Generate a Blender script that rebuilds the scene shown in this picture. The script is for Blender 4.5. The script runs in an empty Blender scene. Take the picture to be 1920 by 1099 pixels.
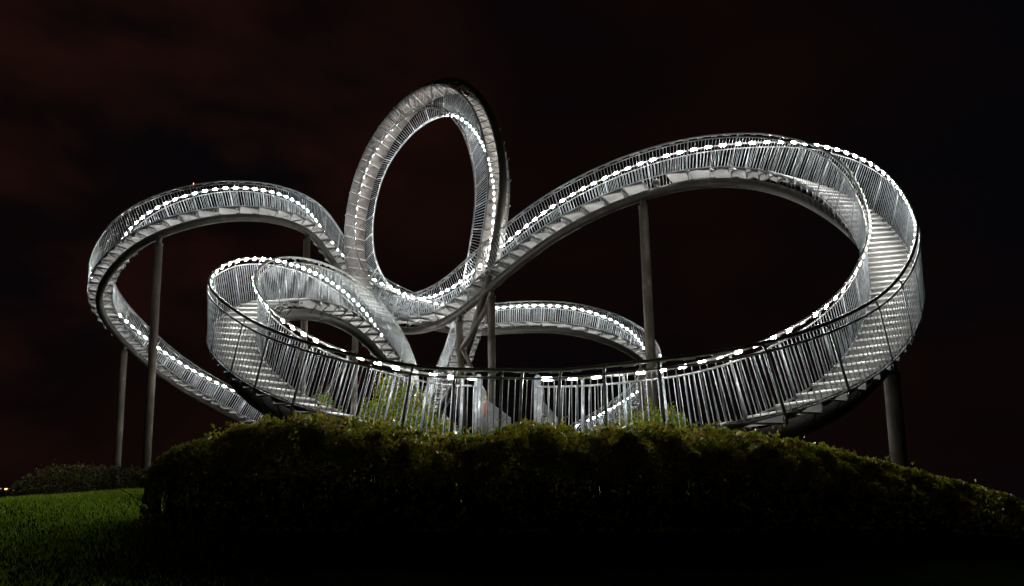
import bpy, math, random
import numpy as np
from mathutils import Vector

random.seed(7); rng = np.random.default_rng(7)
SC = bpy.context.scene

# ------------------------------------------------------------------ camera
cam_d = bpy.data.cameras.new("camera"); cam = bpy.data.objects.new("camera", cam_d)
SC.collection.objects.link(cam); SC.camera = cam
cam.location = (0, 0, 1.6)
cam.rotation_euler = (math.pi/2 + 0.1026, 0, 0)
cam_d.sensor_width = 36.0
cam_d.lens = 1406.5/1920*36.0
cam_d.shift_y = (915 - 1406.5*math.tan(0.1026) - 549.5)/1920
cam_d.clip_start = 0.1; cam_d.clip_end = 5000

# ------------------------------------------------------------------ world: night sky, faint city glow on the clouds
W = bpy.data.worlds.new("World"); SC.world = W; W.use_nodes = True
nt = W.node_tree; nt.nodes.clear()
def nd(t, typ, **kw):
    n = t.nodes.new(typ)
    for k, v in kw.items(): setattr(n, k, v)
    return n
out = nd(nt, 'ShaderNodeOutputWorld'); bg = nd(nt, 'ShaderNodeBackground')
tc = nd(nt, 'ShaderNodeTexCoord'); mp = nd(nt, 'ShaderNodeMapping')
mp.inputs['Scale'].default_value = (1.0, 1.0, 1.9)
n1 = nd(nt, 'ShaderNodeTexNoise'); n1.inputs['Scale'].default_value = 2.3; n1.inputs['Detail'].default_value = 3.5; n1.inputs['Roughness'].default_value = .5
r1 = nd(nt, 'ShaderNodeValToRGB'); cr = r1.color_ramp
cr.elements[0].position = .34; cr.elements[0].color = (0.0012, 0.0011, 0.0017, 1)
cr.elements[1].position = .80; cr.elements[1].color = (0.0060, 0.0024, 0.0016, 1)
e = cr.elements.new(.55); e.color = (0.0034, 0.0015, 0.0014, 1)
# glow of the steelworks on the cloud base, towards the upper left
dp = nd(nt, 'ShaderNodeVectorMath', operation='DOT_PRODUCT'); dp.inputs[1].default_value = Vector((-.50, .75, .43)).normalized()
mr = nd(nt, 'ShaderNodeMapRange'); mr.inputs['From Min'].default_value = .86; mr.inputs['From Max'].default_value = 1.0
n2 = nd(nt, 'ShaderNodeTexNoise'); n2.inputs['Scale'].default_value = 5.0; n2.inputs['Detail'].default_value = 4
m2 = nd(nt, 'ShaderNodeMapRange'); m2.inputs['From Min'].default_value = .42; m2.inputs['From Max'].default_value = .75
mu = nd(nt, 'ShaderNodeMath', operation='MULTIPLY'); ad = nd(nt, 'ShaderNodeMixRGB', blend_type='ADD'); ad.inputs[2].default_value = (.0135, .0034, .0014, 1)
L = nt.links.new
L(tc.outputs['Generated'], mp.inputs['Vector']); L(mp.outputs[0], n1.inputs['Vector']); L(mp.outputs[0], n2.inputs['Vector'])
L(n1.outputs['Fac'], r1.inputs['Fac']); L(tc.outputs['Generated'], dp.inputs[0]); L(dp.outputs['Value'], mr.inputs['Value'])
L(n2.outputs['Fac'], m2.inputs['Value']); L(mr.outputs[0], mu.inputs[0]); L(m2.outputs[0], mu.inputs[1]); L(mu.outputs[0], ad.inputs[0])
L(r1.outputs['Color'], ad.inputs[1]); L(ad.outputs[0], bg.inputs['Color'])
L(bg.outputs[0], out.inputs['Surface']); bg.inputs['Strength'].default_value = .78

# very weak sun lamp added as low back light on hedge tops and columns
sd = bpy.data.lights.new("added_back_light", 'SUN'); sd.energy = 0.02; sd.angle = math.radians(2); sd.color = (1, .93, .82)
so = bpy.data.objects.new("added_back_light", sd); SC.collection.objects.link(so); so.rotation_euler = (math.radians(-79), 0, math.radians(-22))

SC.view_settings.view_transform = 'Standard'; SC.view_settings.look = 'None'
SC.view_settings.exposure = 0.5; SC.view_settings.gamma = 1; SC.view_settings.use_curve_mapping = False
SC.cycles.max_bounces = 5; SC.cycles.diffuse_bounces = 3; SC.cycles.glossy_bounces = 3
SC.cycles.sample_clamp_indirect = 3.0; SC.cycles.use_light_tree = True

# ------------------------------------------------------------------ materials
def mat(name, base, rough=.5, metal=0., vary=None, vscale=4., bump=0., bscale=30., emit=None, estr=0., rnd=None, trans=0., spec=.5, clear=0.):
    m = bpy.data.materials.new(name); m.use_nodes = True; t = m.node_tree; b = t.nodes['Principled BSDF']
    b.inputs['Base Color'].default_value = (*base, 1); b.inputs['Roughness'].default_value = rough; b.inputs['Metallic'].default_value = metal
    b.inputs['Specular IOR Level'].default_value = spec
    co = nd(t, 'ShaderNodeTexCoord')
    if vary:
        n = nd(t, 'ShaderNodeTexNoise'); n.inputs['Scale'].default_value = vscale; n.inputs['Detail'].default_value = 6; n.inputs['Roughness'].default_value = .65
        g = nd(t, 'ShaderNodeNewGeometry'); t.links.new(g.outputs['Position'], n.inputs['Vector'])
        r = nd(t, 'ShaderNodeValToRGB'); els = r.color_ramp.elements
        els[0].position = vary[0][0]; els[0].color = (*vary[0][1], 1); els[1].position = vary[-1][0]; els[1].color = (*vary[-1][1], 1)
        for p, c in vary[1:-1]: q = els.new(p); q.color = (*c, 1)
        t.links.new(n.outputs['Fac'], r.inputs['Fac']); t.links.new(r.outputs['Color'], b.inputs['Base Color'])
    if rnd:
        g2 = nd(t, 'ShaderNodeNewGeometry'); r = nd(t, 'ShaderNodeValToRGB'); els = r.color_ramp.elements
        els[0].position = rnd[0][0]; els[0].color = (*rnd[0][1], 1); els[1].position = rnd[-1][0]; els[1].color = (*rnd[-1][1], 1)
        for p, c in rnd[1:-1]: q = els.new(p); q.color = (*c, 1)
        t.links.new(g2.outputs['Random Per Island'], r.inputs['Fac']); t.links.new(r.outputs['Color'], b.inputs['Base Color'])
    if trans:
        tr = nd(t, 'ShaderNodeBsdfTranslucent'); mx = nd(t, 'ShaderNodeMixShader'); mx.inputs[0].default_value = trans
        if rnd or vary: t.links.new(r.outputs['Color'], tr.inputs['Color'])
        t.links.new(b.outputs[0], mx.inputs[1]); t.links.new(tr.outputs[0], mx.inputs[2])
        if clear:
            tp = nd(t, 'ShaderNodeBsdfTransparent'); m2 = nd(t, 'ShaderNodeMixShader'); m2.inputs[0].default_value = clear
            t.links.new(mx.outputs[0], m2.inputs[1]); t.links.new(tp.outputs[0], m2.inputs[2]); mx = m2
        t.links.new(mx.outputs[0], t.nodes['Material Output'].inputs['Surface'])
    if bump:
        n = nd(t, 'ShaderNodeTexNoise'); n.inputs['Scale'].default_value = bscale; n.inputs['Detail'].default_value = 5
        g = nd(t, 'ShaderNodeNewGeometry'); t.links.new(g.outputs['Position'], n.inputs['Vector'])
        bp = nd(t, 'ShaderNodeBump'); bp.inputs['Strength'].default_value = bump; bp.inputs['Distance'].default_value = .02
        t.links.new(n.outputs['Fac'], bp.inputs['Height']); t.links.new(bp.outputs[0], b.inputs['Normal'])
    if emit:
        b.inputs['Emission Color'].default_value = (*emit, 1); b.inputs['Emission Strength'].default_value = estr
    return m
GALV = mat('galvanised_steel', (.42,.44,.45), .42, .35, vary=[(.3,(.09,.107,.122)),(.5,(.17,.192,.212)),(.72,(.28,.30,.315))], vscale=9, bump=.15, bscale=60)
STEP = mat('step_plate', (.4,.4,.4), .5, .15, vary=[(.3,(.115,.12,.127)),(.5,(.155,.158,.162)),(.68,(.20,.196,.19)),(.8,(.165,.148,.13))], vscale=1.6, bump=.1, bscale=50, trans=.55)
NOSE = mat('bright_nosing', (.40,.41,.415), .4, .2)
PANEL = mat('loop_panel', (.5,.47,.46), .5, .0, vary=[(.3,(.15,.135,.133)),(.7,(.22,.20,.195))], vscale=1.5, trans=.35)
OPENP = mat('grating_panel', (.5,.47,.46), .5, .1, vary=[(.3,(.27,.25,.245)),(.7,(.36,.34,.33))], vscale=1.5, trans=.35, clear=.45)
RAIL = mat('polished_rail', (.3,.3,.3), .33, .8, vary=[(.3,(.15,.155,.16)),(.7,(.24,.24,.24))], vscale=6)
DARK = mat('dark_bracket', (.05,.05,.05), .6, .3, vary=[(.35,(.03,.03,.032)),(.65,(.09,.088,.085))], vscale=8)
BRKM = mat('bracket_steel', (.05,.05,.05), .55, .2, vary=[(.35,(.025,.025,.027)),(.65,(.07,.068,.066))], vscale=8)
TUBE = mat('weathered_tube', (.1,.09,.08), .55, .2, vary=[(.3,(.014,.0125,.0115)),(.52,(.027,.024,.021)),(.66,(.048,.041,.035)),(.8,(.12,.11,.10))], vscale=1.6, bump=.25, bscale=14)
COLM = mat('weathered_column', (.15,.12,.1), .6, .1, vary=[(.3,(.04,.033,.026)),(.5,(.075,.063,.05)),(.64,(.115,.096,.078)),(.70,(.28,.27,.27))], vscale=1.1, bump=.25, bscale=12)
LED = mat('led_diffuser', (.9,.9,.85), .4, 0, emit=(1.0,.975,.90), estr=290.)
LEDOFF = mat('unlit_diffuser', (.7,.7,.68), .35)
REDL = mat('red_lamp_glass', (.6,.02,.02), .3, 0, emit=(1,.08,.08), estr=3.)
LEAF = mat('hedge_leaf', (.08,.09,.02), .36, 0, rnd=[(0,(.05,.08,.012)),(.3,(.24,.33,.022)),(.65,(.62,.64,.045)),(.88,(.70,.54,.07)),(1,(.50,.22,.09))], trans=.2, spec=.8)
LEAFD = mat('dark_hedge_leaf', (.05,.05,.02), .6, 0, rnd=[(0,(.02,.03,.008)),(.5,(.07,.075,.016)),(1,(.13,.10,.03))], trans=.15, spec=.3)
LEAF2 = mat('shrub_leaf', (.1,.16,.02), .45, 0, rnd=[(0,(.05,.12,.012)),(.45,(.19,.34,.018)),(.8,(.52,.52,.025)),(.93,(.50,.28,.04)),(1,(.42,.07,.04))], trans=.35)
TWIG = mat('bare_twig', (.035,.027,.02), .9, spec=.1)
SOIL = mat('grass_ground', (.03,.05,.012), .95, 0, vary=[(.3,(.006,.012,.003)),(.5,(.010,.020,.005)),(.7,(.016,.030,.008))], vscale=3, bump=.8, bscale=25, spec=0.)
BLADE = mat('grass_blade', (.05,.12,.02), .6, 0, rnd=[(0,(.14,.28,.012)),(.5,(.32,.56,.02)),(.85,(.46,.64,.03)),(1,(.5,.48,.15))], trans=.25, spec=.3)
CONC = mat('concrete', (.3,.28,.26), .85, 0, vary=[(.3,(.22,.205,.19)),(.7,(.36,.34,.31))], vscale=5, bump=.3, bscale=30)
ORANGE = mat('orange_notice', (.5,.13,.03), .6)
YELL = mat('yellow_label', (.75,.62,.08), .6)
BLACK = mat('black_plastic', (.012,.012,.013), .5)
WHITE = mat('pale_paint', (.7,.7,.72), .5)

# ------------------------------------------------------------------ object helpers
def tag(o, label=None, cat=None, group=None, kind=None):
    if label: o['label'] = label
    if cat: o['category'] = cat
    if group: o['group'] = group
    if kind: o['kind'] = kind
    return o
def empty(name, loc, **kw):
    o = bpy.data.objects.new(name, None); o.location = loc; o.empty_display_size = .3
    SC.collection.objects.link(o); return tag(o, **kw)
def world_loc(o):
    v = Vector(o.location)
    while o.parent: o = o.parent; v += Vector(o.location)
    return v
class MB:
    """collects vertices and faces as arrays, world coordinates"""
    def __init__(s): s.v = []; s.f = []; s.n = 0
    def add(s, v, f):
        v = np.asarray(v, float).reshape(-1, 3); s.v.append(v)
        s.f.extend([[i + s.n for i in q] for q in f]); s.n += len(v)
    def box8(s, p):   # p: bottom 4 then top 4, same winding
        s.add(p, [(3,2,1,0),(4,5,6,7),(0,1,5,4),(1,2,6,5),(2,3,7,6),(3,0,4,7)])
    def slab(s, quad, d):   # quad thickened by vector d
        q = np.asarray(quad, float); s.box8(np.concatenate([q, q + np.asarray(d, float)]))
    def box(s, c, a, b, h):  # centre, three half vectors
        c, a, b, h = map(lambda x: np.asarray(x, float), (c, a, b, h))
        s.box8([c-a-b-h, c+a-b-h, c+a+b-h, c-a+b-h, c-a-b+h, c+a-b+h, c+a+b+h, c-a+b+h])
    def sweep(s, P, A, B, r, n=8, cap=True, r2=None):  # tube through P with frame vectors A,B
        P, A, B = map(np.asarray, (P, A, B)); m = len(P)
        r = np.broadcast_to(np.asarray(r, float), (m,)); an = np.arange(n)*2*np.pi/n
        v = P[:,None,:] + r[:,None,None]*(np.cos(an)[None,:,None]*A[:,None,:] + np.sin(an)[None,:,None]*B[:,None,:])
        f = [(i*n+j, i*n+(j+1)%n, (i+1)*n+(j+1)%n, (i+1)*n+j) for i in range(m-1) for j in range(n)]
        if cap: f.append(tuple(range(n-1, -1, -1))); f.append(tuple((m-1)*n+j for j in range(n)))
        s.add(v.reshape(-1, 3), f)
    def rod(s, a, b, r, n=8, rb=None):
        a = np.asarray(a, float); b = np.asarray(b, float); t = b-a; t /= np.linalg.norm(t)
        u = np.cross(t, (0,0,1) if abs(t[2]) < .9 else (1,0,0)); u /= np.linalg.norm(u); w = np.cross(t, u)
        s.sweep([a, b], [u, u], [w, w], [r, rb if rb is not None else r], n)
    def build(s, name, m, parent=None, smooth=False, origin=None):
        v = np.concatenate(s.v) if s.v else np.zeros((0,3))
        if origin is None: origin = v.mean(0) if len(v) else np.zeros(3)
        me = bpy.data.meshes.new(name)
        L = np.array([len(q) for q in s.f], dtype=np.int32)
        me.vertices.add(len(v)); me.vertices.foreach_set('co', (v-origin).astype(np.float32).ravel())
        me.loops.add(int(L.sum())); me.loops.foreach_set('vertex_index', np.fromiter((i for q in s.f for i in q), dtype=np.int32))
        me.polygons.add(len(L)); st = np.zeros(len(L), np.int32); st[1:] = np.cumsum(L)[:-1]
        me.polygons.foreach_set('loop_start', st)
        me.materials.append(m); me.update(calc_edges=True); me.validate()
        if smooth:
            me.polygons.foreach_set('use_smooth', np.ones(len(me.polygons), bool))
        o = bpy.data.objects.new(name, me); SC.collection.objects.link(o)
        if parent is not None:
            o.parent = parent; o.location = Vector(origin) - world_loc(parent)
        else: o.location = origin
        return o
def quads(name, V, m, parent=None, origin=(0,0,0)):   # V: (n,4,3) loose quads, fast
    V = np.asarray(V, np.float32); n = len(V); me = bpy.data.meshes.new(name)
    me.vertices.add(n*4); me.vertices.foreach_set('co', (V.reshape(-1,3)-np.asarray(origin, np.float32)).ravel())
    me.loops.add(n*4); me.loops.foreach_set('vertex_index', np.arange(n*4, dtype=np.int32))
    me.polygons.add(n); me.polygons.foreach_set('loop_start', np.arange(n, dtype=np.int32)*4)
    me.materials.append(m); me.update(calc_edges=True)
    o = bpy.data.objects.new(name, me); SC.collection.objects.link(o)
    if parent is not None: o.parent = parent; o.location = Vector(origin) - world_loc(parent)
    else: o.location = origin
    return o

# ------------------------------------------------------------------ ground
def ground_z(x, y):
    x = np.asarray(x, float); y = np.asarray(y, float)
    a = .122*y; b = 1.60
    z = -np.log(np.exp(-a*5) + math.exp(-b*5))/5          # rises from the camera to the plateau
    z = np.where(y < -5, -.61 + (y+5)*.05, z)
    z = z - .045*np.maximum(-x-7.5, 0)**1.6 * np.clip((70-y)/12, 0, 1) - .03*np.maximum(x-3.5, 0)**2*np.exp(-((y-9)/9)**2)
    z = z - .05*np.maximum(x-9.5, 0)**1.5*np.clip((y-9)/6, 0, 1)
    R = np.hypot(x+3, y-28)
    return z - .35*np.maximum(R-34, 0)*(R < 94) - (R >= 94)*21.
gx = np.concatenate([np.linspace(-2500,-160,14), np.linspace(-120,-32,24), np.arange(-30,30.1,.5), np.linspace(32,120,24), np.linspace(160,2500,14)])
gy = np.concatenate([np.linspace(-400,-30,10), np.arange(-20,62,.5), np.linspace(64,150,30), np.linspace(180,3500,16)])
X, Y = np.meshgrid(gx, gy, indexing='ij'); Z = ground_z(X, Y)
Z = Z + .03*np.sin(X*1.3+Y*.4)*np.cos(Y*1.1) * (np.hypot(X, Y) < 60)
def gz(x, y): return float(ground_z(x, y) + .03*math.sin(x*1.3+y*.4)*math.cos(y*1.1))
mb = MB(); ny = len(gy)
mb.add(np.stack([X,Y,Z],-1).reshape(-1,3), [(i*ny+j, (i+1)*ny+j, (i+1)*ny+j+1, i*ny+j+1) for i in range(len(gx)-1) for j in range(ny-1)])
tag(mb.build('ground', SOIL, smooth=True, origin=(0,0,0)), kind='structure')

# ------------------------------------------------------------------ the track: closed spline, one knot per station (x, y, z, azimuth of the right side, tube drop)
KN = """0.212,12.722,0.785,-1.789,0.30 1.032,12.393,0.740,-2.119,0.30 2.079,11.761,0.766,-1.990,0.30
3.485,11.521,0.892,-1.426,0.30 5.058,12.064,1.429,-1.057,0.30 6.591,13.234,2.354,-0.731,0.35
7.905,14.938,3.845,-0.609,0.42 8.923,17.209,5.238,-0.334,0.47 9.444,19.228,6.931,-0.142,0.49
9.314,20.978,8.452,0.228,0.47 8.708,22.641,9.690,0.444,0.41 7.725,24.005,10.487,0.842,0.35
5.972,25.181,10.872,1.089,0.32 3.748,26.308,10.564,1.082,0.31 1.445,27.674,9.803,0.966,0.33
-0.633,29.325,8.609,0.844,0.36 -2.395,30.782,7.393,0.931,0.37 -4.104,32.005,7.044,0.939,0.38
-5.731,33.343,7.566,0.824,0.38 -6.973,34.464,8.899,0.680,0.37 -7.672,35.174,11.056,0.578,0.35
-7.670,35.477,13.579,0.620,0.34 -7.011,35.375,15.956,0.551,0.32 -5.729,34.802,17.763,0.612,0.30
-4.262,34.060,18.760,0.724,0.30 -2.803,33.406,18.805,0.798,0.30 -1.854,32.579,17.776,0.694,0.30
-1.167,31.231,16.198,0.673,0.30 -0.730,29.711,14.308,0.605,0.30 -0.416,28.750,12.184,0.563,0.30
-0.718,28.917,9.765,0.479,0.30 -1.420,30.301,7.295,0.393,0.30 -2.339,32.818,5.263,0.324,0.30
-3.529,36.256,4.063,0.312,0.30 -4.523,40.235,3.669,0.137,0.30 -4.474,44.350,3.000,-0.162,0.30
-3.200,47.983,2.200,-0.508,0.30 -0.915,50.489,1.850,-0.958,0.30 1.897,51.391,2.050,-1.550,0.30
4.620,50.588,3.145,-2.158,0.30 6.831,48.375,4.317,-2.541,0.30 8.277,45.523,5.405,-2.821,0.30
8.381,42.844,6.520,-3.393,0.30 7.067,40.716,7.476,-3.952,0.30 4.898,39.354,8.229,-4.338,0.30
2.483,38.951,8.641,-4.752,0.30 0.134,39.493,8.709,-5.098,0.31 -2.118,40.574,8.723,-5.163,0.31
-4.356,41.384,9.170,-4.924,0.30 -6.442,41.362,9.932,-4.483,0.30 -8.141,40.449,10.686,-3.961,0.30
-9.103,38.918,11.593,-3.467,0.30 -9.471,37.028,12.343,-3.241,0.30 -9.762,35.002,12.605,-3.380,0.30
-10.575,33.083,12.468,-3.723,0.32 -12.065,31.638,12.150,-4.167,0.33 -14.106,30.916,11.455,-4.568,0.32
-16.220,31.123,10.571,-5.068,0.30 -18.000,32.324,9.538,-5.515,0.30 -19.385,34.240,8.799,-5.852,0.30
-19.883,36.530,8.142,-6.271,0.30 -19.466,38.788,7.015,-6.653,0.30 -18.311,40.836,5.692,-6.966,0.30
-16.337,42.446,4.574,-7.396,0.30 -13.813,42.967,3.207,-7.922,0.30 -10.832,42.215,2.232,-8.294,0.30
-7.912,40.257,1.974,-8.608,0.30 -5.678,37.349,2.446,-8.940,0.30 -4.578,33.861,3.442,-9.295,0.30
-4.586,30.206,4.621,-9.523,0.30 -5.120,26.732,5.584,-9.613,0.30 -5.675,23.575,5.700,-9.559,0.30
-5.958,20.763,5.265,-9.522,0.35 -6.276,18.378,4.636,-9.560,0.38 -6.338,16.609,3.578,-9.313,0.39
-5.792,15.308,2.692,-8.753,0.38 -4.570,14.066,1.804,-8.537,0.36 -3.097,13.165,1.202,-8.231,0.33
-1.568,12.799,0.820,-7.996,0.31 -0.474,12.754,0.812,-7.829,0.30"""
KN = np.array([[float(a) for a in q.split(',')] for q in KN.split()]); N = len(KN); TURN = -2*math.pi
HW = .51; INS = .045; HH = 1.14; BAR = 1.0
def sp(s, col):
    s = np.asarray(s, float) % N; i = np.floor(s).astype(int); t = s-i
    B = [(1-t)**3/6, (3*t**3-6*t**2+4)/6, (-3*t**3+3*t**2+3*t+1)/6, t**3/6]
    dB = [-(1-t)**2/2, (9*t**2-12*t)/6, (-9*t**2+6*t+3)/6, t**2/2]
    v = 0; d = 0
    for k in range(4):
        j = (i+k-1) % N; c = KN[j][:, col]
        if col == 3:   # azimuth: unwrap over the seam
            c = c + np.where((i+k-1) >= N, TURN, 0) - np.where((i+k-1) < 0, TURN, 0)
        v = v + B[k]*c; d = d + dB[k]*c
    return v, d
def frame(s):
    x, dx = sp(s, 0); y, dy = sp(s, 1); z, dz = sp(s, 2); a, _ = sp(s, 3); h, _ = sp(s, 4)
    P = np.stack([x, y, z+1.6], -1); T = np.stack([dx, dy, dz], -1); T /= np.linalg.norm(T, axis=-1, keepdims=True)
    Rh = np.stack([np.cos(a), np.sin(a), 0*a], -1)
    Rt = Rh - (Rh*T).sum(-1, keepdims=True)*T; Rt /= np.linalg.norm(Rt, axis=-1, keepdims=True)
    return P, T, Rt, np.cross(Rt, T), h
fine = np.arange(0, N, .01); FP = frame(fine)[0]
ARC = np.concatenate([[0], np.cumsum(np.linalg.norm(np.diff(np.vstack([FP, FP[:1]]), axis=0), axis=1))]); LEN = ARC[-1]
fs = np.concatenate([fine, [N]])
def s_at(arc): return np.interp(np.asarray(arc) % LEN, ARC, fs)
def arc_at(s): return float(np.interp(s % N, fs, ARC))
def off(F, lat, up): P, T, R, U, h = F; return P + R*lat + U*up

ROOT = empty('walkable_roller_coaster', (0, 13, 1.6), label='looping steel stairway sculpture shaped like a roller coaster, lit by rows of white lamps', cat='sculpture')

def split(name, items, m, smooth=False, limit=100, maker=None):
    """items: list of (centre, function adding the item to an MB). The nearest `limit` become parts, the rest one part."""
    camp = np.array([0,0,1.6]); items = sorted(items, key=lambda q: np.linalg.norm(np.asarray(q[0])-camp))
    for c, fn, *_ in items[:limit]:
        b = MB(); fn(b); b.build(name, m, ROOT, smooth)
    if len(items) > limit:
        b = MB()
        for c, fn, *_ in items[limit:]: fn(b)
        tag(b.build(name, m, ROOT, smooth), kind='stuff')

# main tube under the steps (closed ring)
arcs = np.arange(0, LEN, .16); F = frame(s_at(arcs)); TP = off(F, 0, 0) - F[3]*F[4][:,None]
b = MB(); idx = np.r_[0:len(arcs), 0]; b.sweep(TP[idx], F[2][idx], F[3][idx], .165, 16, cap=False)
b.build('support_tube', TUBE, ROOT, True)
# welded joints on the tube
tc_ = []
for a_ in np.arange(3.1, LEN-1, 6.2):
    f1 = frame(s_at(np.array([a_-.035, a_+.035]))); p = off(f1, 0, 0) - f1[3]*f1[4][:,None]
    tc_.append((p[0], lambda b, p=p, f1=f1: b.sweep(p, f1[2], f1[3], .178, 16)))
split("tube_collar", tc_, TUBE, True)

# gaps: entrance on the inner (left) side of the lowest stretch
GATE0, GATE1 = arc_at(78.87), arc_at(0.02)
def in_gate(a_): a_ %= LEN; return a_ > GATE0 or a_ < GATE1
# rails
def rail(name, lat, up, r, m, n=8, gate=False, step=.12):
    if gate: ar = np.arange(GATE1, GATE0, step); closed = False
    else: ar = np.arange(0, LEN, step); closed = True
    F = frame(s_at(ar)); P = off(F, lat, up); A, B = F[2], F[3]
    if closed: P, A, B = P[np.r_[0:len(ar),0]], A[np.r_[0:len(ar),0]], B[np.r_[0:len(ar),0]]
    b = MB(); b.sweep(P, A, B, r, n, cap=not closed); b.build(name, m, ROOT, True)
for sd_, gate in ((1, False), (-1, True)):
    rail('handrail', sd_*(HW-INS), HH, .031, RAIL, 10, gate)
    rail('top_bar', sd_*HW, BAR, .019, RAIL, 8, gate)
    rail('bottom_bar', sd_*HW, .03, .017, GALV, 6, gate)

# steps
def slope(s_): return frame(np.array([s_]))[1][0][2]
nos = [0.]; 
while nos[-1] < LEN-.3:
    s_ = float(s_at(nos[-1])); sl = abs(slope(s_))
    if 18.9 < s_ < 31.2: d = .56
    elif s_ < 9.5 or s_ > 72: d = min(max(.192/max(sl, .01), .34), .80)
    else: d = min(max(.225/max(sl, .01), .40), .80)
    nos.append(nos[-1]+d)
nos[-1] = LEN; SS = s_at(np.array(nos)); SS[-1] = 0.
skip = set()
def px_near(xx, lo, hi):  # index of the step whose centre is nearest a given world x on a stretch
    best = min((i for i in range(len(SS)-1) if lo < SS[i] < hi), key=lambda i: abs(frame(SS[i:i+1])[0][0][0]-xx)); return best
hatch = px_near(5.45, 10, 14); skip.add(hatch); hatch2 = px_near(-6.0, 69, 74); skip.add(hatch2)
steps = []; brk = []; HS = .485
for i in range(len(SS)-1):
    if i in skip: continue
    fa, fb = frame(SS[i:i+1]), frame(SS[i+1:i+2])
    La, Ra = off(fa, -HS, .08)[0], off(fa, HS, .08)[0]; Lb, Rb = off(fb, -HS, .08)[0], off(fb, HS, .08)[0]
    loop = 18.9 < SS[i] < 31.2
    def mk(b, La=La, Ra=Ra, Lb=Lb, Rb=Rb, loop=loop, fa=fa, fb=fb, nose=False, slots=10.3 < SS[i] < 72):
        if loop and nose:
            b.slab([La-(Lb-La)*.03, Ra-(Rb-Ra)*.03, Ra+(Rb-Ra)*.06, La+(Lb-La)*.06], fa[3][0]*.04); return
        if loop:
            g = .065
            q = [La+(Lb-La)*g, Ra+(Rb-Ra)*g, Rb+(Ra-Rb)*g, Lb+(La-Lb)*g]; b.slab(q, -fa[3][0]*.02)
            return
        za, zb = La[2], Lb[2]; up = zb > za
        if up: l0, r0, l1, r1 = La, Ra, Lb, Rb
        else: l0, r0, l1, r1 = Lb, Rb, La, Ra
        z0, z1 = l0[2], l1[2]
        def fl(p, z): return np.array([p[0], p[1], z])
        # tread (horizontal, at the height of its lower edge), nose bar, riser with slots
        t = [fl(l0,z0), fl(r0,z0), fl(r1,z0), fl(l1,z0)]
        if not nose:
            b.add(t, [(0,1,2,3)])
            for i0, i1 in ((0,3),(1,2)):
                w_ = (t[1]-t[0])*.035*(1 if i0 == 0 else -1); b.slab([t[i0]-[0,0,.004], t[i1]-[0,0,.004], t[i1]+w_-[0,0,.004], t[i0]+w_-[0,0,.004]], (0,0,-.03))
        dn = (fl(l1,z0)-fl(l0,z0)); dn = dn/max(np.linalg.norm(dn), 1e-6)
        if nose: b.slab([fl(l0,z0+.006)-dn*.012, fl(r0,z0+.006)-dn*.012, fl(r0,z0+.006)+dn*.03, fl(l0,z0+.006)+dn*.03], (0,0,-.045))
        if nose: return
        h = z1-z0
        if h > .05:
            W_ = r1-l1
            def rs(u0, u1, v0, v1):
                p = fl(l1,z0)+W_*[1,1,0]*u0; q = fl(l1,z0)+W_*[1,1,0]*u1
                b.add([p+[0,0,v0], q+[0,0,v0], q+[0,0,v1], p+[0,0,v1]], [(0,1,2,3)])
            if not slots: rs(0, 1, 0, h-.04); return
            b0 = .035; sl0 = h*.25; sl1 = min(sl0+.05, h*.6)
            rs(0, 1, sl1, h-.04); rs(0, 1, 0, sl0)
            e = [0, .36, .40, .46, .50, .56, .60, .66, 1]
            for k in range(0, len(e), 2):
                if k+1 < len(e): rs(e[k], e[k+1], sl0, sl1)
            rs(.66, 1, sl0, sl1)
    steps.append((fa[0][0], mk, loop, SS[i]))
    # bracket under the step: trapezoid plate standing across the tube, side cheeks
    def mkb(b, fa=fa, fb=fb, loop=loop):
        P, T, R, U, h = (q[0] for q in fa); t = T*.012; d = h+.02
        for g_ in (-1, 1):   # a slanting arm on each side
            p = [P+R*(.49*g_)+U*.03, P+R*(.44*g_)+U*.03, P+R*(.10*g_)-U*d, P+R*(.14*g_)-U*d]
            b.slab([q-t/2 for q in p], t)
        if not loop: b.slab([P-R*.47+U*.03-t/2, P+R*.47+U*.03-t/2, P+R*.47-U*.03-t/2, P-R*.47-U*.03-t/2], t)
        for sd_ in (-1, 1):   # cheek plates following the track under both edges
            q0, q1 = P+R*(.475*sd_), fb[0][0]+fb[2][0]*(.475*sd_)
            if loop: b.slab([q0+U*.05, q0-U*.03, q1-fb[3][0]*.03, q1+fb[3][0]*.05], R*.008*sd_)
            else: b.slab([q0+U*.07, q0-U*.05, q0-U*.05+(q1-q0)*.25, q1+fb[3][0]*.06], R*.008*sd_)
    brk.append((fa[0][0], mkb))
split('step', [q for q in steps if not q[2]], STEP)
split('nosing', [(q[0], lambda b, m=q[1]: m(b, nose=True)) for q in steps], NOSE)
split('floor_panel', [q for q in steps if q[2] and q[3] < 25.6], PANEL)
split('grating_panel', [q for q in steps if q[2] and q[3] >= 25.6], OPENP)
split('bracket', brk, BRKM)
# open hatch with switch box where one step is missing
for hi in (hatch, hatch2):
    fa, fb = frame(SS[hi:hi+1]), frame(SS[hi+1:hi+2]); c = (fa[0][0]+fb[0][0])/2
    P, T, R, U, h = (q[0] for q in fa)
    b = MB(); b.box(c-U*.03-R*.2, T*.10, R*.12, U*.06); b.rod(c-R*.45-U*.04, c+R*.45-U*.04, .02); b.rod(c-R*.45+T*.16-U*.04, c+R*.45+T*.16-U*.04, .012)
    b.build('junction_box', COLM, ROOT)

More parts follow.
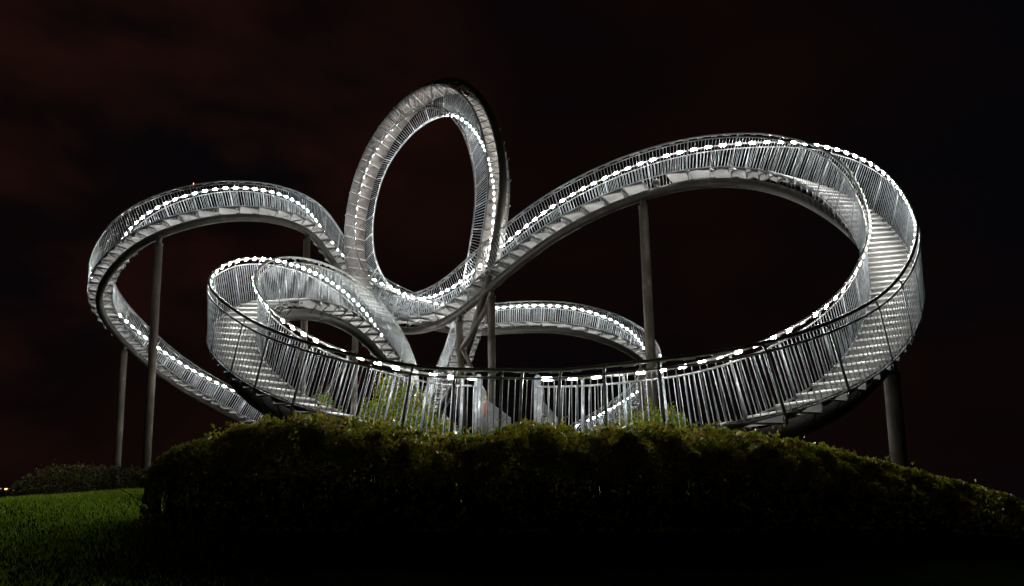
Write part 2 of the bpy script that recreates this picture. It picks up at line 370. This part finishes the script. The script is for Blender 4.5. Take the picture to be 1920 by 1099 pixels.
# posts and balusters
posts = []; parcs = []
i = 0; last = -9
for i, a_ in enumerate(nos[:-1]):
    need = .70 if (SS[i] > 76 or SS[i] < 2.5) else (1.05 if not 18.9 < SS[i] < 31.2 else 1.0)
    if a_-last >= need: parcs.append(a_); last = a_
def mkpost(a_, sd_):
    fa = frame(s_at(np.array([a_]))); P, T, R, U, h = (q[0] for q in fa); B0 = P+R*HW*sd_
    def f(b):
        path = [B0-U*.14-R*.02*sd_, B0+U*.0, B0+U*.98, B0+U*1.05-R*.012*sd_, B0+U*1.095-R*INS*.75*sd_, B0+U*1.115-R*INS*sd_]
        for p, q in zip(path[:-1], path[1:]):
            d = q-p; b.slab([p-T*.024-R*.007*sd_, p+T*.024-R*.007*sd_, q+T*.024-R*.007*sd_, q-T*.024-R*.007*sd_], R*.018*sd_)
        for k in (.08, .5, .93):
            b.rod(B0+U*k+R*.008*sd_, B0+U*k+R*.024*sd_, .010, 6)
    return (B0+U*.5, f)
for a_ in parcs:
    for sd_ in (1, -1):
        if sd_ < 0 and in_gate(a_): continue
        posts.append(mkpost(a_, sd_))
posts += [mkpost(GATE0-.02, -1), mkpost(GATE1+.04, -1)]
split('post', posts, GALV)
bal = []
pa = parcs + [LEN+parcs[0]]
for a0, a1 in zip(pa[:-1], pa[1:]):
    n = max(1, round((a1-a0)/.118)); ar = a0 + (a1-a0)*np.arange(1, n)/n
    F = frame(s_at(ar))
    for k in range(len(ar)):
        for sd_ in (1, -1):
            if sd_ < 0 and in_gate(ar[k]): continue
            P, T, R, U = (F[j][k] for j in range(4)); q = P+R*HW*sd_
            j1, j2 = random.gauss(0, .004), random.gauss(0, .004)
            def f(b, q=q, T=T, R=R, U=U, j1=j1, j2=j2): b.sweep([q+U*.03+T*j1, q+U*BAR+T*j2], [R,R], [T,T], .0086, 6, cap=False)
            bal.append((q+U*.5, f))
split('baluster', bal, GALV, True)

# lamps in the handrails
lit = []; unlit = []; house = []
def mklamp(a_, sd_, r, kind=0):
    F = frame(s_at(np.array([a_-.082, a_, a_+.082]))); P = off(F, sd_*(HW-INS-.031), HH-.010); inn = -F[2]*sd_; nn = inn*.94-F[3]*.34; uu = F[3]*.94+inn*.34
    def f(b):
        if kind == 0:   # glowing strip, slightly domed
            prof = [(-1,.003),(-.6,.006),(0,.007),(.6,.006),(1,.003),(1,-.001),(-1,-.001)]
            V = np.array([[P[i]+uu[i]*r*q[0]+nn[i]*q[1] for q in prof] for i in range(3)]).reshape(-1,3); m = len(prof)
            b.add(V, [(i*m+j, i*m+(j+1)%m, (i+1)*m+(j+1)%m, (i+1)*m+j) for i in range(2) for j in range(m)] + [tuple(range(m-1,-1,-1)), tuple(2*m+j for j in range(m))])
        else:
            for i, e_ in ((0, -1), (2, 1)):
                b.box(P[i]+F[1][i]*.004*e_+nn[i]*.003, F[1][i]*.004, uu[i]*(r+.006), nn[i]*.013)
            for i in range(2):
                b.box8([P[i]-uu[i]*(r+.006)-nn[i]*.012, P[i]-uu[i]*(r+.006)+nn[i]*.014, P[i+1]-uu[i+1]*(r+.006)+nn[i+1]*.014, P[i+1]-uu[i+1]*(r+.006)-nn[i+1]*.012,
                        P[i]-uu[i]*(r+.001)-nn[i]*.012, P[i]-uu[i]*(r+.001)+nn[i]*.014, P[i+1]-uu[i+1]*(r+.001)+nn[i+1]*.014, P[i+1]-uu[i+1]*(r+.001)-nn[i+1]*.012])
                b.slab([P[i]-uu[i]*(r+.004)-nn[i]*.011, P[i+1]-uu[i+1]*(r+.004)-nn[i+1]*.011, P[i+1]+uu[i+1]*(r+.004)-nn[i+1]*.011, P[i]+uu[i]*(r+.004)-nn[i]*.011], nn[i]*.009)
    return (P[1], f)
for a_ in np.arange(.21, LEN, .44):
    s_ = float(s_at(a_)); front = s_ > 74 or s_ < 6
    for sd_ in (1, -1):
        if sd_ < 0 and in_gate(a_): continue
        off_ = (18.6 < s_ < 24.6) if sd_ > 0 else (25.2 < s_ < 26.6)
        if front and int(a_/.44) % 5 == 3: off_ = True
        if off_: unlit.append(mklamp(a_, sd_, .022)); continue
        house.append(mklamp(a_, sd_, .027 if front else .036, 1))
        lit.append(mklamp(a_, sd_, .027 if front else .036))
split('lamp', lit, LED)
split('lamp_housing', house, RAIL)
split('unlit_lamp', unlit, LEDOFF, True)
print('track', round(LEN,1), 'steps', len(steps), 'posts', len(posts), 'bal', len(bal), 'lit', len(lit), 'unlit', len(unlit))
# small red signal lamp on the far handrail
F = frame(s_at(np.array([arc_at(55.6)]))); p = off(F, -(HW-INS), HH+.04)[0]
b = MB(); b.rod(p, p+[0,0,.04], .018, 8); b.build('signal_lamp', REDL, ROOT)

# support columns
def column(x, y, s_, r=.16, dx=0., dy=0.):
    f1 = frame(np.array([s_])); top = (off(f1, 0, 0)-f1[3]*f1[4][:,None])[0]
    bx, by = x+dx, y+dy; g = gz(bx, by)-.15
    base = np.array([bx, by, g]); d = top-base; L_ = np.linalg.norm(d); d /= L_
    b = MB(); b.rod(base, top-d*.42, r, 20); c = b.build('support_column', COLM, ROOT, False)
    for p_ in c.data.polygons: p_.use_smooth = len(p_.vertices) == 4
    b = MB(); b.rod(top-d*.42, top-d*.38, r*1.12, 20); b.rod(top-d*.38, top-d*.10, r*.72, 16); b.build('column_collar', TUBE, c)
    b = MB(); b.rod(base+[0,0,.0], base+[0,0,.32], r*1.9, 20); b.build('footing', CONC, c)
    return base, top
column(-15.12, 31.05, 56.5, .165)
column(-19.68, 37.44, 60.5, .16)
cb3, ct3 = column(-9.87, 34.93, 53.0, .16)
cb4, ct4 = column(-8.44, 39.88, 50.3, .17)
cb5, ct5 = column(-2.11, 30.53, 15.95, .155, .15, 0)
cb6, ct6 = column(-0.76, 29.44, 15.2, .15)
column(4.75, 25.8, 12.6, .165, .05, -.9)
column(7.16, 41.09, 42.8, .17)
column(7.2, 13.9, 5.3, .145)
def strut(a, c, r=.085):
    b = MB(); b.rod(a, c, r, 12); b.build('strut', COLM, ROOT, True)
strut(ct3+[.05,.05,-1.3], ct4+[-.1,0,-.9], .07)
strut(cb3+[0,0,3.0], ct4+[0,0,-3.2], .10)
strut(ct6+[0,0,-.55], ct5+[0,0,-1.7], .11)
strut(ct5+[0,0,-1.2], cb6+[0,0,3.1], .09)

# ------------------------------------------------------------------ entrance stair behind the opening
EN = empty('entrance_stairs', (-.1, 14.2, gz(-.1, 14.2)), label='short straight entrance stairs with two galvanised parapets behind the railing opening', cat='stairs')
gp = frame(s_at(np.array([GATE0, GATE1+.03]))); G0 = off((gp[0],gp[1],gp[2],gp[3],gp[4]), -HW-.02, 0)
ez = G0[0][2]
for k, (g, dx) in enumerate(((G0[0], .53), (G0[1], .53))):
    fx = np.array([dx/2.9, 1, 0]); fx /= np.linalg.norm(fx); sx = np.array([fx[1], -fx[0], 0])
    # gate post, sturdy with round cap
    b = MB(); b.box(g+[0.04,0.02,.56], sx*.062, fx*.03, (0,0,.60)); po = b.build('gate_post', GALV, EN)
    b = MB(); b.rod(g+[0.04,-.03,1.16], g+[0.04,.06,1.16], .055, 14); b.build('cap', GALV, po)
    # solid first panel then sloping parapet of close bars
    p0 = g+fx*.10; L1 = .62
    b = MB(); b.slab([p0+[0,0,.04], p0+fx*L1+[0,0,.04], p0+fx*L1+[0,0,.98], p0+[0,0,1.12]], sx*.03); pan = b.build('side_panel', GALV, EN)
    if k == 0:
        c = p0+fx*.50+sx*.033
        b = MB(); b.slab([c-fx*.07+[0,0,.50], c+fx*.07+[0,0,.50], c+fx*.07+[0,0,.76], c-fx*.07+[0,0,.76]], sx*.004); b.build('notice', ORANGE, pan)
        b = MB(); b.slab([c-fx*.06+[0,0,.80], c+fx*.05+[0,0,.80], c+fx*.05+[0,0,.90], c-fx*.06+[0,0,.90]], sx*.004); b.build('notice', YELL, pan)
    q0, q1 = p0+fx*(L1+.03), p0+fx*3.2; dz = -.12
    b = MB(); b.rod(q0+[0,0,.84], q1+[0,0,.84+dz], .022); b.rod(q0+[0,0,-.02], q1+[0,0,-.02+dz], .02)
    n = 46
    for j in range(n):
        t = j/(n-1); p = q0*(1-t)+q1*t+np.array([0,0,dz*t]); b.box(p+[0,0,.41], fx*.010, sx*.02, (0,0,.42))
    b.build('parapet', GALV, EN)
for k in range(10):
    t = k*.46+.2; z_ = ez-.03 - max(0, k-6)*.18
    a = (G0[0]+G0[1])/2+np.array([.2*t, t, 0]); a[2] = z_
    b = MB(); b.box(a, (.44,0,0), (0,.24,0), (0,0,.02)); b.build('step', STEP, EN)
# padlocked box on the right hand post
b = MB(); b.box(G0[1]+[.16,-.03,.48], (.022,0,0), (0,.02,0), (0,0,.03)); b.rod(G0[1]+[.16,-.03,.51], G0[1]+[.16,-.03,.95], .008, 6); b.build('lock', BLACK, EN)

# concrete base slab under the lowest stretch
b = MB(); ar = np.concatenate([arc_at(78.2)+np.linspace(0, LEN-arc_at(78.2), 14), np.linspace(0.1, arc_at(1.2), 6)]); F = frame(s_at(ar)); L_, R_ = off(F, -.7, -.22), off(F, .50, -.22)
for j in range(len(ar)-1):
    b.box8([[*L_[j][:2], gz(*L_[j][:2])-.3], [*R_[j][:2], gz(R_[j][0],R_[j][1])-.3], [*R_[j+1][:2], gz(*R_[j+1][:2])-.3], [*L_[j+1][:2], gz(*L_[j+1][:2])-.3], L_[j], R_[j], R_[j+1], L_[j+1]])
tag(b.build('base_slab', CONC), label='low concrete base slab under the lowest part of the stairway', cat='slab')

# ------------------------------------------------------------------ planting
def leaves(P, size, nrm=None, flat=.6):
    """P (n,3) -> quads, folded-diamond leaves with random attitude"""
    n = len(P); a = rng.normal(size=(n,3)); a /= np.linalg.norm(a, axis=1, keepdims=True)
    c = rng.normal(size=(n,3)); c[:,2] *= flat
    c = np.cross(a, c); c /= np.linalg.norm(c, axis=1, keepdims=True)
    s = (size*(.6+.8*rng.random(n)))[:,None]; w = s*.55
    return np.stack([P-a*s*.5, P+c*w*.5, P+a*s*.5, P-c*w*.5], 1)
def vnoise(x, y, z, seed=0):
    return (np.sin(x*2.1+seed)+np.sin(y*2.7+seed*1.7+x)+np.sin(z*3.3+x*1.3+seed)+np.sin(x*5.3+z*4.1)+np.sin(x*9.7+y*6.1+seed)*.7)/4.7
def hedge(name, xs, yc, top, half, n, size, mat_l, label, cat, seed=0, nst=400, group=None, topn=.11, rnd_=.55, lo_=-.4):
    cx = (xs[0]+xs[-1])/2; root = empty(name, (cx, yc(cx), gz(cx, yc(cx))), label=label, cat=cat, group=group)
    m = int(n*(1.8 if lo_ < 0 else 2.6)); x = rng.uniform(xs[0], xs[-1], m); yy = yc(x); g = ground_z(x, yy); t = np.interp(x, xs, top)
    t = t + topn*vnoise(x, 0*x, 0*x, seed)*.6
    hw = np.interp(x, xs, half)
    # shell biased: sample a superellipse cross-section
    th = rng.uniform(-.25, math.pi+.25, m); rad = 1-np.abs(rng.normal(0, .16, m)); rad = np.clip(rad, .15, 1.06)
    cs, sn = np.cos(th), np.sin(th)
    ex = np.sign(cs)*np.abs(cs)**rnd_; ez = np.sign(sn)*np.abs(sn)**rnd_
    low = rng.random(m) < .42; ez = np.where(low, rng.uniform(-.02,.9,m), ez); ex = np.where(low, np.sign(cs)*(1-np.abs(rng.normal(0,.12,m)))*np.clip(1-np.clip(ez,0,1)**(2/rnd_),0,1)**(rnd_/2), ex); rad = np.where(low, 1., rad)
    bump_ = .5*np.sin(x*8.1+ez*6+seed)*np.sin(x*5.3+ex*7+1.2)+.5*np.sin(x*13.7-ez*11)*np.sin(ex*12+x*3)
    k = rad*(1+.14*vnoise(x*2, ex*2, ez*2, seed)+.10*bump_)
    y = yy + ex*k*hw*(1.12-.12*np.clip(ez,0,1)); z = g + (t-g)*np.clip(.05+.95*ez*np.where(k > .93, .93+(k-.93)*.5, k), -.02, 1.06)
    # thin the foliage low down: bare stems show, their dark mass standing in for shade
    hrel = (z-g)/(t-g+1e-6)
    cl = np.sin(x*7.3+z*5+seed)+np.sin(x*11.9-z*9+y*4)+np.sin(z*13+x*3.1)+np.sin(y*9+x*17)
    keep = (rng.random(m) < np.clip(.75+.28*cl, .12, 1)) & (rng.random(m) < np.clip((hrel-lo_)/.32, .07, 1))
    P = np.stack([x,y,z],1)[keep][:n]
    # sprigs poking out of the top
    ns = int((xs[-1]-xs[0])*26); sx_ = rng.uniform(xs[0]+.05, xs[-1]-.05, ns); sy_ = yc(sx_)+rng.uniform(-.22,.22,ns)*np.interp(sx_, xs, half)
    st = np.interp(sx_, xs, top)+topn*vnoise(sx_,0*sx_,0*sx_,seed)*.6; hh = np.minimum(rng.gamma(1.6, .035, ns), .2)
    Q = []
    for a_,b_,c_,h_ in zip(sx_,sy_,st,hh):
        k_ = rng.integers(6, 14); u = rng.random(k_)
        Q.append(np.stack([a_+rng.normal(0,.035,k_), b_+rng.normal(0,.035,k_), c_-.06+u*h_*1.3], 1))
    P = np.concatenate([P]+Q)
    quads('foliage', leaves(P, size), mat_l, root, origin=(cx, float(yc(cx)), gz(cx, float(yc(cx)))))
    b = MB()
    for _ in range(nst):
        x_ = random.uniform(xs[0]+.1, xs[-1]-.1); y_ = float(yc(x_)) + random.uniform(-.8,.8)*float(np.interp(x_, xs, half)); g_ = gz(x_, y_); t_ = float(np.interp(x_, xs, top))
        p0 = np.array([x_, y_, g_-.05]); hk = 1-.55*abs(y_-float(yc(x_)))/float(np.interp(x_, xs, half)); p1 = p0 + [random.gauss(0,.10), random.gauss(0,.08), (t_-g_)*.5*hk]; p2 = p1 + [random.gauss(0,.12), random.gauss(0,.1), (t_-g_)*.38*hk]
        b.rod(p0, p1, .009, 5, .007); b.rod(p1, p2, .007, 5, .003)
    if nst: b.build('stems', TWIG, root)  # stems packed extra dense and dark to shut out light low down
    return root
# front hedge: profile (x, top)
hx = [-4.78,-4.62,-4.4,-4.0,-3.5,-2.7,-2.1,-1.5,-.9,-.5,.0,.3,.95,1.85,2.55,3.5,4.05,4.65,5.2,5.9,6.25,6.7,7.6,9]
hv = [1.80,2.02,2.15,2.32,2.47,2.55,2.54,2.44,2.30,2.25,2.34,2.42,2.37,2.47,2.40,2.27,2.12,1.96,1.80,1.62,1.47,1.20,.85,.5]
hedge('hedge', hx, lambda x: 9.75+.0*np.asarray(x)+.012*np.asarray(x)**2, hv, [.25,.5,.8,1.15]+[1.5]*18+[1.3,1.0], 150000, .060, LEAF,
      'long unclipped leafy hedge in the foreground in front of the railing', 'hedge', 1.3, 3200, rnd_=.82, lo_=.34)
# low hedge further back at the left
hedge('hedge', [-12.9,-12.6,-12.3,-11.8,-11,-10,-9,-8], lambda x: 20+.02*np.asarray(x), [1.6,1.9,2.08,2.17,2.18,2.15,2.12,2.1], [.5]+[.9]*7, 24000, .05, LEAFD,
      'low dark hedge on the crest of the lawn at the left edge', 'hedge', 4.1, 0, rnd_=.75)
def shrub(x, y, rx, ry, h, n, size, m, label, seed=0):
    g = gz(x, y); root = empty('shrub', (x, y, g), label=label, cat='shrub', group='shrubs inside the stairway')
    m_ = int(n); th = rng.uniform(0, 2*math.pi, m_); u = rng.random(m_); ph = np.arccos(1-u)   # upper hemisphere
    rad = np.clip(1-np.abs(rng.normal(0,.22,m_)), .1, 1.1)
    dx, dy, dz = np.sin(ph)*np.cos(th), np.sin(ph)*np.sin(th), np.cos(ph)
    k = rad*(1+.22*vnoise(dx*2.2, dy*2.2, dz*2.2, seed)+.1*np.sin(dx*13+seed)*np.sin(dz*11+dy*9))
    P = np.stack([x+dx*k*rx, y+dy*k*ry, g+.05+dz*k*h], 1)
    quads('foliage', leaves(P, size), m, root, origin=(x,y,g))
    b = MB()
    for _ in range(36):
        a_ = random.uniform(0, 6.28); r_ = random.uniform(.2,.85); p0 = np.array([x+random.gauss(0,.12), y+random.gauss(0,.12), g-.05])
        p1 = np.array([x+math.cos(a_)*rx*r_*.6, y+math.sin(a_)*ry*r_*.6, g+h*.45]); p2 = np.array([x+math.cos(a_)*rx*r_, y+math.sin(a_)*ry*r_, g+h*math.sqrt(max(.05,1-r_**2))*.95])
        b.rod(p0, p1, .016, 5, .011); b.rod(p1, p2, .011, 5, .004)
    b.build('stems', TWIG, root)
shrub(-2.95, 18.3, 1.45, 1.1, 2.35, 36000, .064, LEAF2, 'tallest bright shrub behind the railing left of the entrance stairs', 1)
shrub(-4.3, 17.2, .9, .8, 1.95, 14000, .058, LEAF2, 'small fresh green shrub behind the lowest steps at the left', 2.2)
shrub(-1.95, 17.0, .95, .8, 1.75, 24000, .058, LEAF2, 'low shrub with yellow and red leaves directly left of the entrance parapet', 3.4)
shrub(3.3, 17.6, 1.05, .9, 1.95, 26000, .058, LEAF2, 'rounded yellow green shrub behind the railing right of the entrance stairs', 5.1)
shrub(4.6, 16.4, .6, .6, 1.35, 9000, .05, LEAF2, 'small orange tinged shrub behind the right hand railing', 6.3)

# grass blades on the lit crest of the lawn
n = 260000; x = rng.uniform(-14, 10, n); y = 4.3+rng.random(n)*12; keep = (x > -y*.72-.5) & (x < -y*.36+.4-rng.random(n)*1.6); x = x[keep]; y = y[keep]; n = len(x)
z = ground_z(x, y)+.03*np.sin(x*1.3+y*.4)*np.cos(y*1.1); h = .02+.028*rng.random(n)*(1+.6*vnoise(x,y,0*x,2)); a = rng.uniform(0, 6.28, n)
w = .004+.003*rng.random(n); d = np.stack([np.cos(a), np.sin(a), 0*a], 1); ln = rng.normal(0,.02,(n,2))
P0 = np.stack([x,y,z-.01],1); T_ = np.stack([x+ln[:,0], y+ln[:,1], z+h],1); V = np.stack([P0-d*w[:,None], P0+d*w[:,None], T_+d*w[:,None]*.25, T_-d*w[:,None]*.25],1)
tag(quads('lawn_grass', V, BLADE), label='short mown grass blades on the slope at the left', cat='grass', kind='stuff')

# pale arching sprays at the right end of the hedge
pt = empty('pale_branch', (6.05, 9.0, 1.30), label='pale silvery arching branch at the right end of the hedge', cat='branch')
t_ = np.linspace(0, 1, 12); arc = np.stack([5.72+.42*t_, 8.95+.05*t_, 1.47+.13*np.sin(t_*2.2)-.30*t_**2], 1)
b = MB(); [b.rod(p_, q_, .004, 5) for p_, q_ in zip(arc[:-1], arc[1:])]; b.build('stem', TWIG, pt)
PL = np.repeat(arc[1:], 4, 0)+rng.normal(0, .012, (44, 3)); quads('leaf_cluster', leaves(PL, .035), mat('silver_leaf', (.6,.6,.62), .5), pt, origin=(6.0, 9.0, 1.4))

# distant street lamps at the left horizon
def far_lamp(x, y, h, r, label, m):
    g = gz(x, y); h = h-g; t = empty('street_lamp', (x, y, g), label=label, cat='street lamp', group='distant street lamps')
    b = MB(); b.rod((x,y,g), (x,y,g+h), .12, 8, .07); b.build('pole', COLM, t)
    b = MB(); b.rod((x,y-.6,g+h), (x,y+.1,g+h+.1), r, 8, r*.8); b.build('lamp_head', m, t)
AMB = mat('amber_lamp', (.9,.6,.3), .4, 0, emit=(1,.55,.2), estr=1.6); DIM = mat('dim_lamp', (.8,.8,.8), .4, 0, emit=(.8,.85,.9), estr=.15)
far_lamp(-167.6, 250, 1.2, .30, 'distant amber street lamp, left one of the close pair at the left horizon', AMB)
far_lamp(-166.9, 250, 1.15, .30, 'distant amber street lamp, right one of the close pair at the left horizon', AMB)
far_lamp(-169.4, 250, 1.3, .26, 'distant faint white street lamp left of the amber pair', DIM)
far_lamp(-164.9, 250, .8, .22, 'distant faint white street lamp right of the amber pair', DIM)
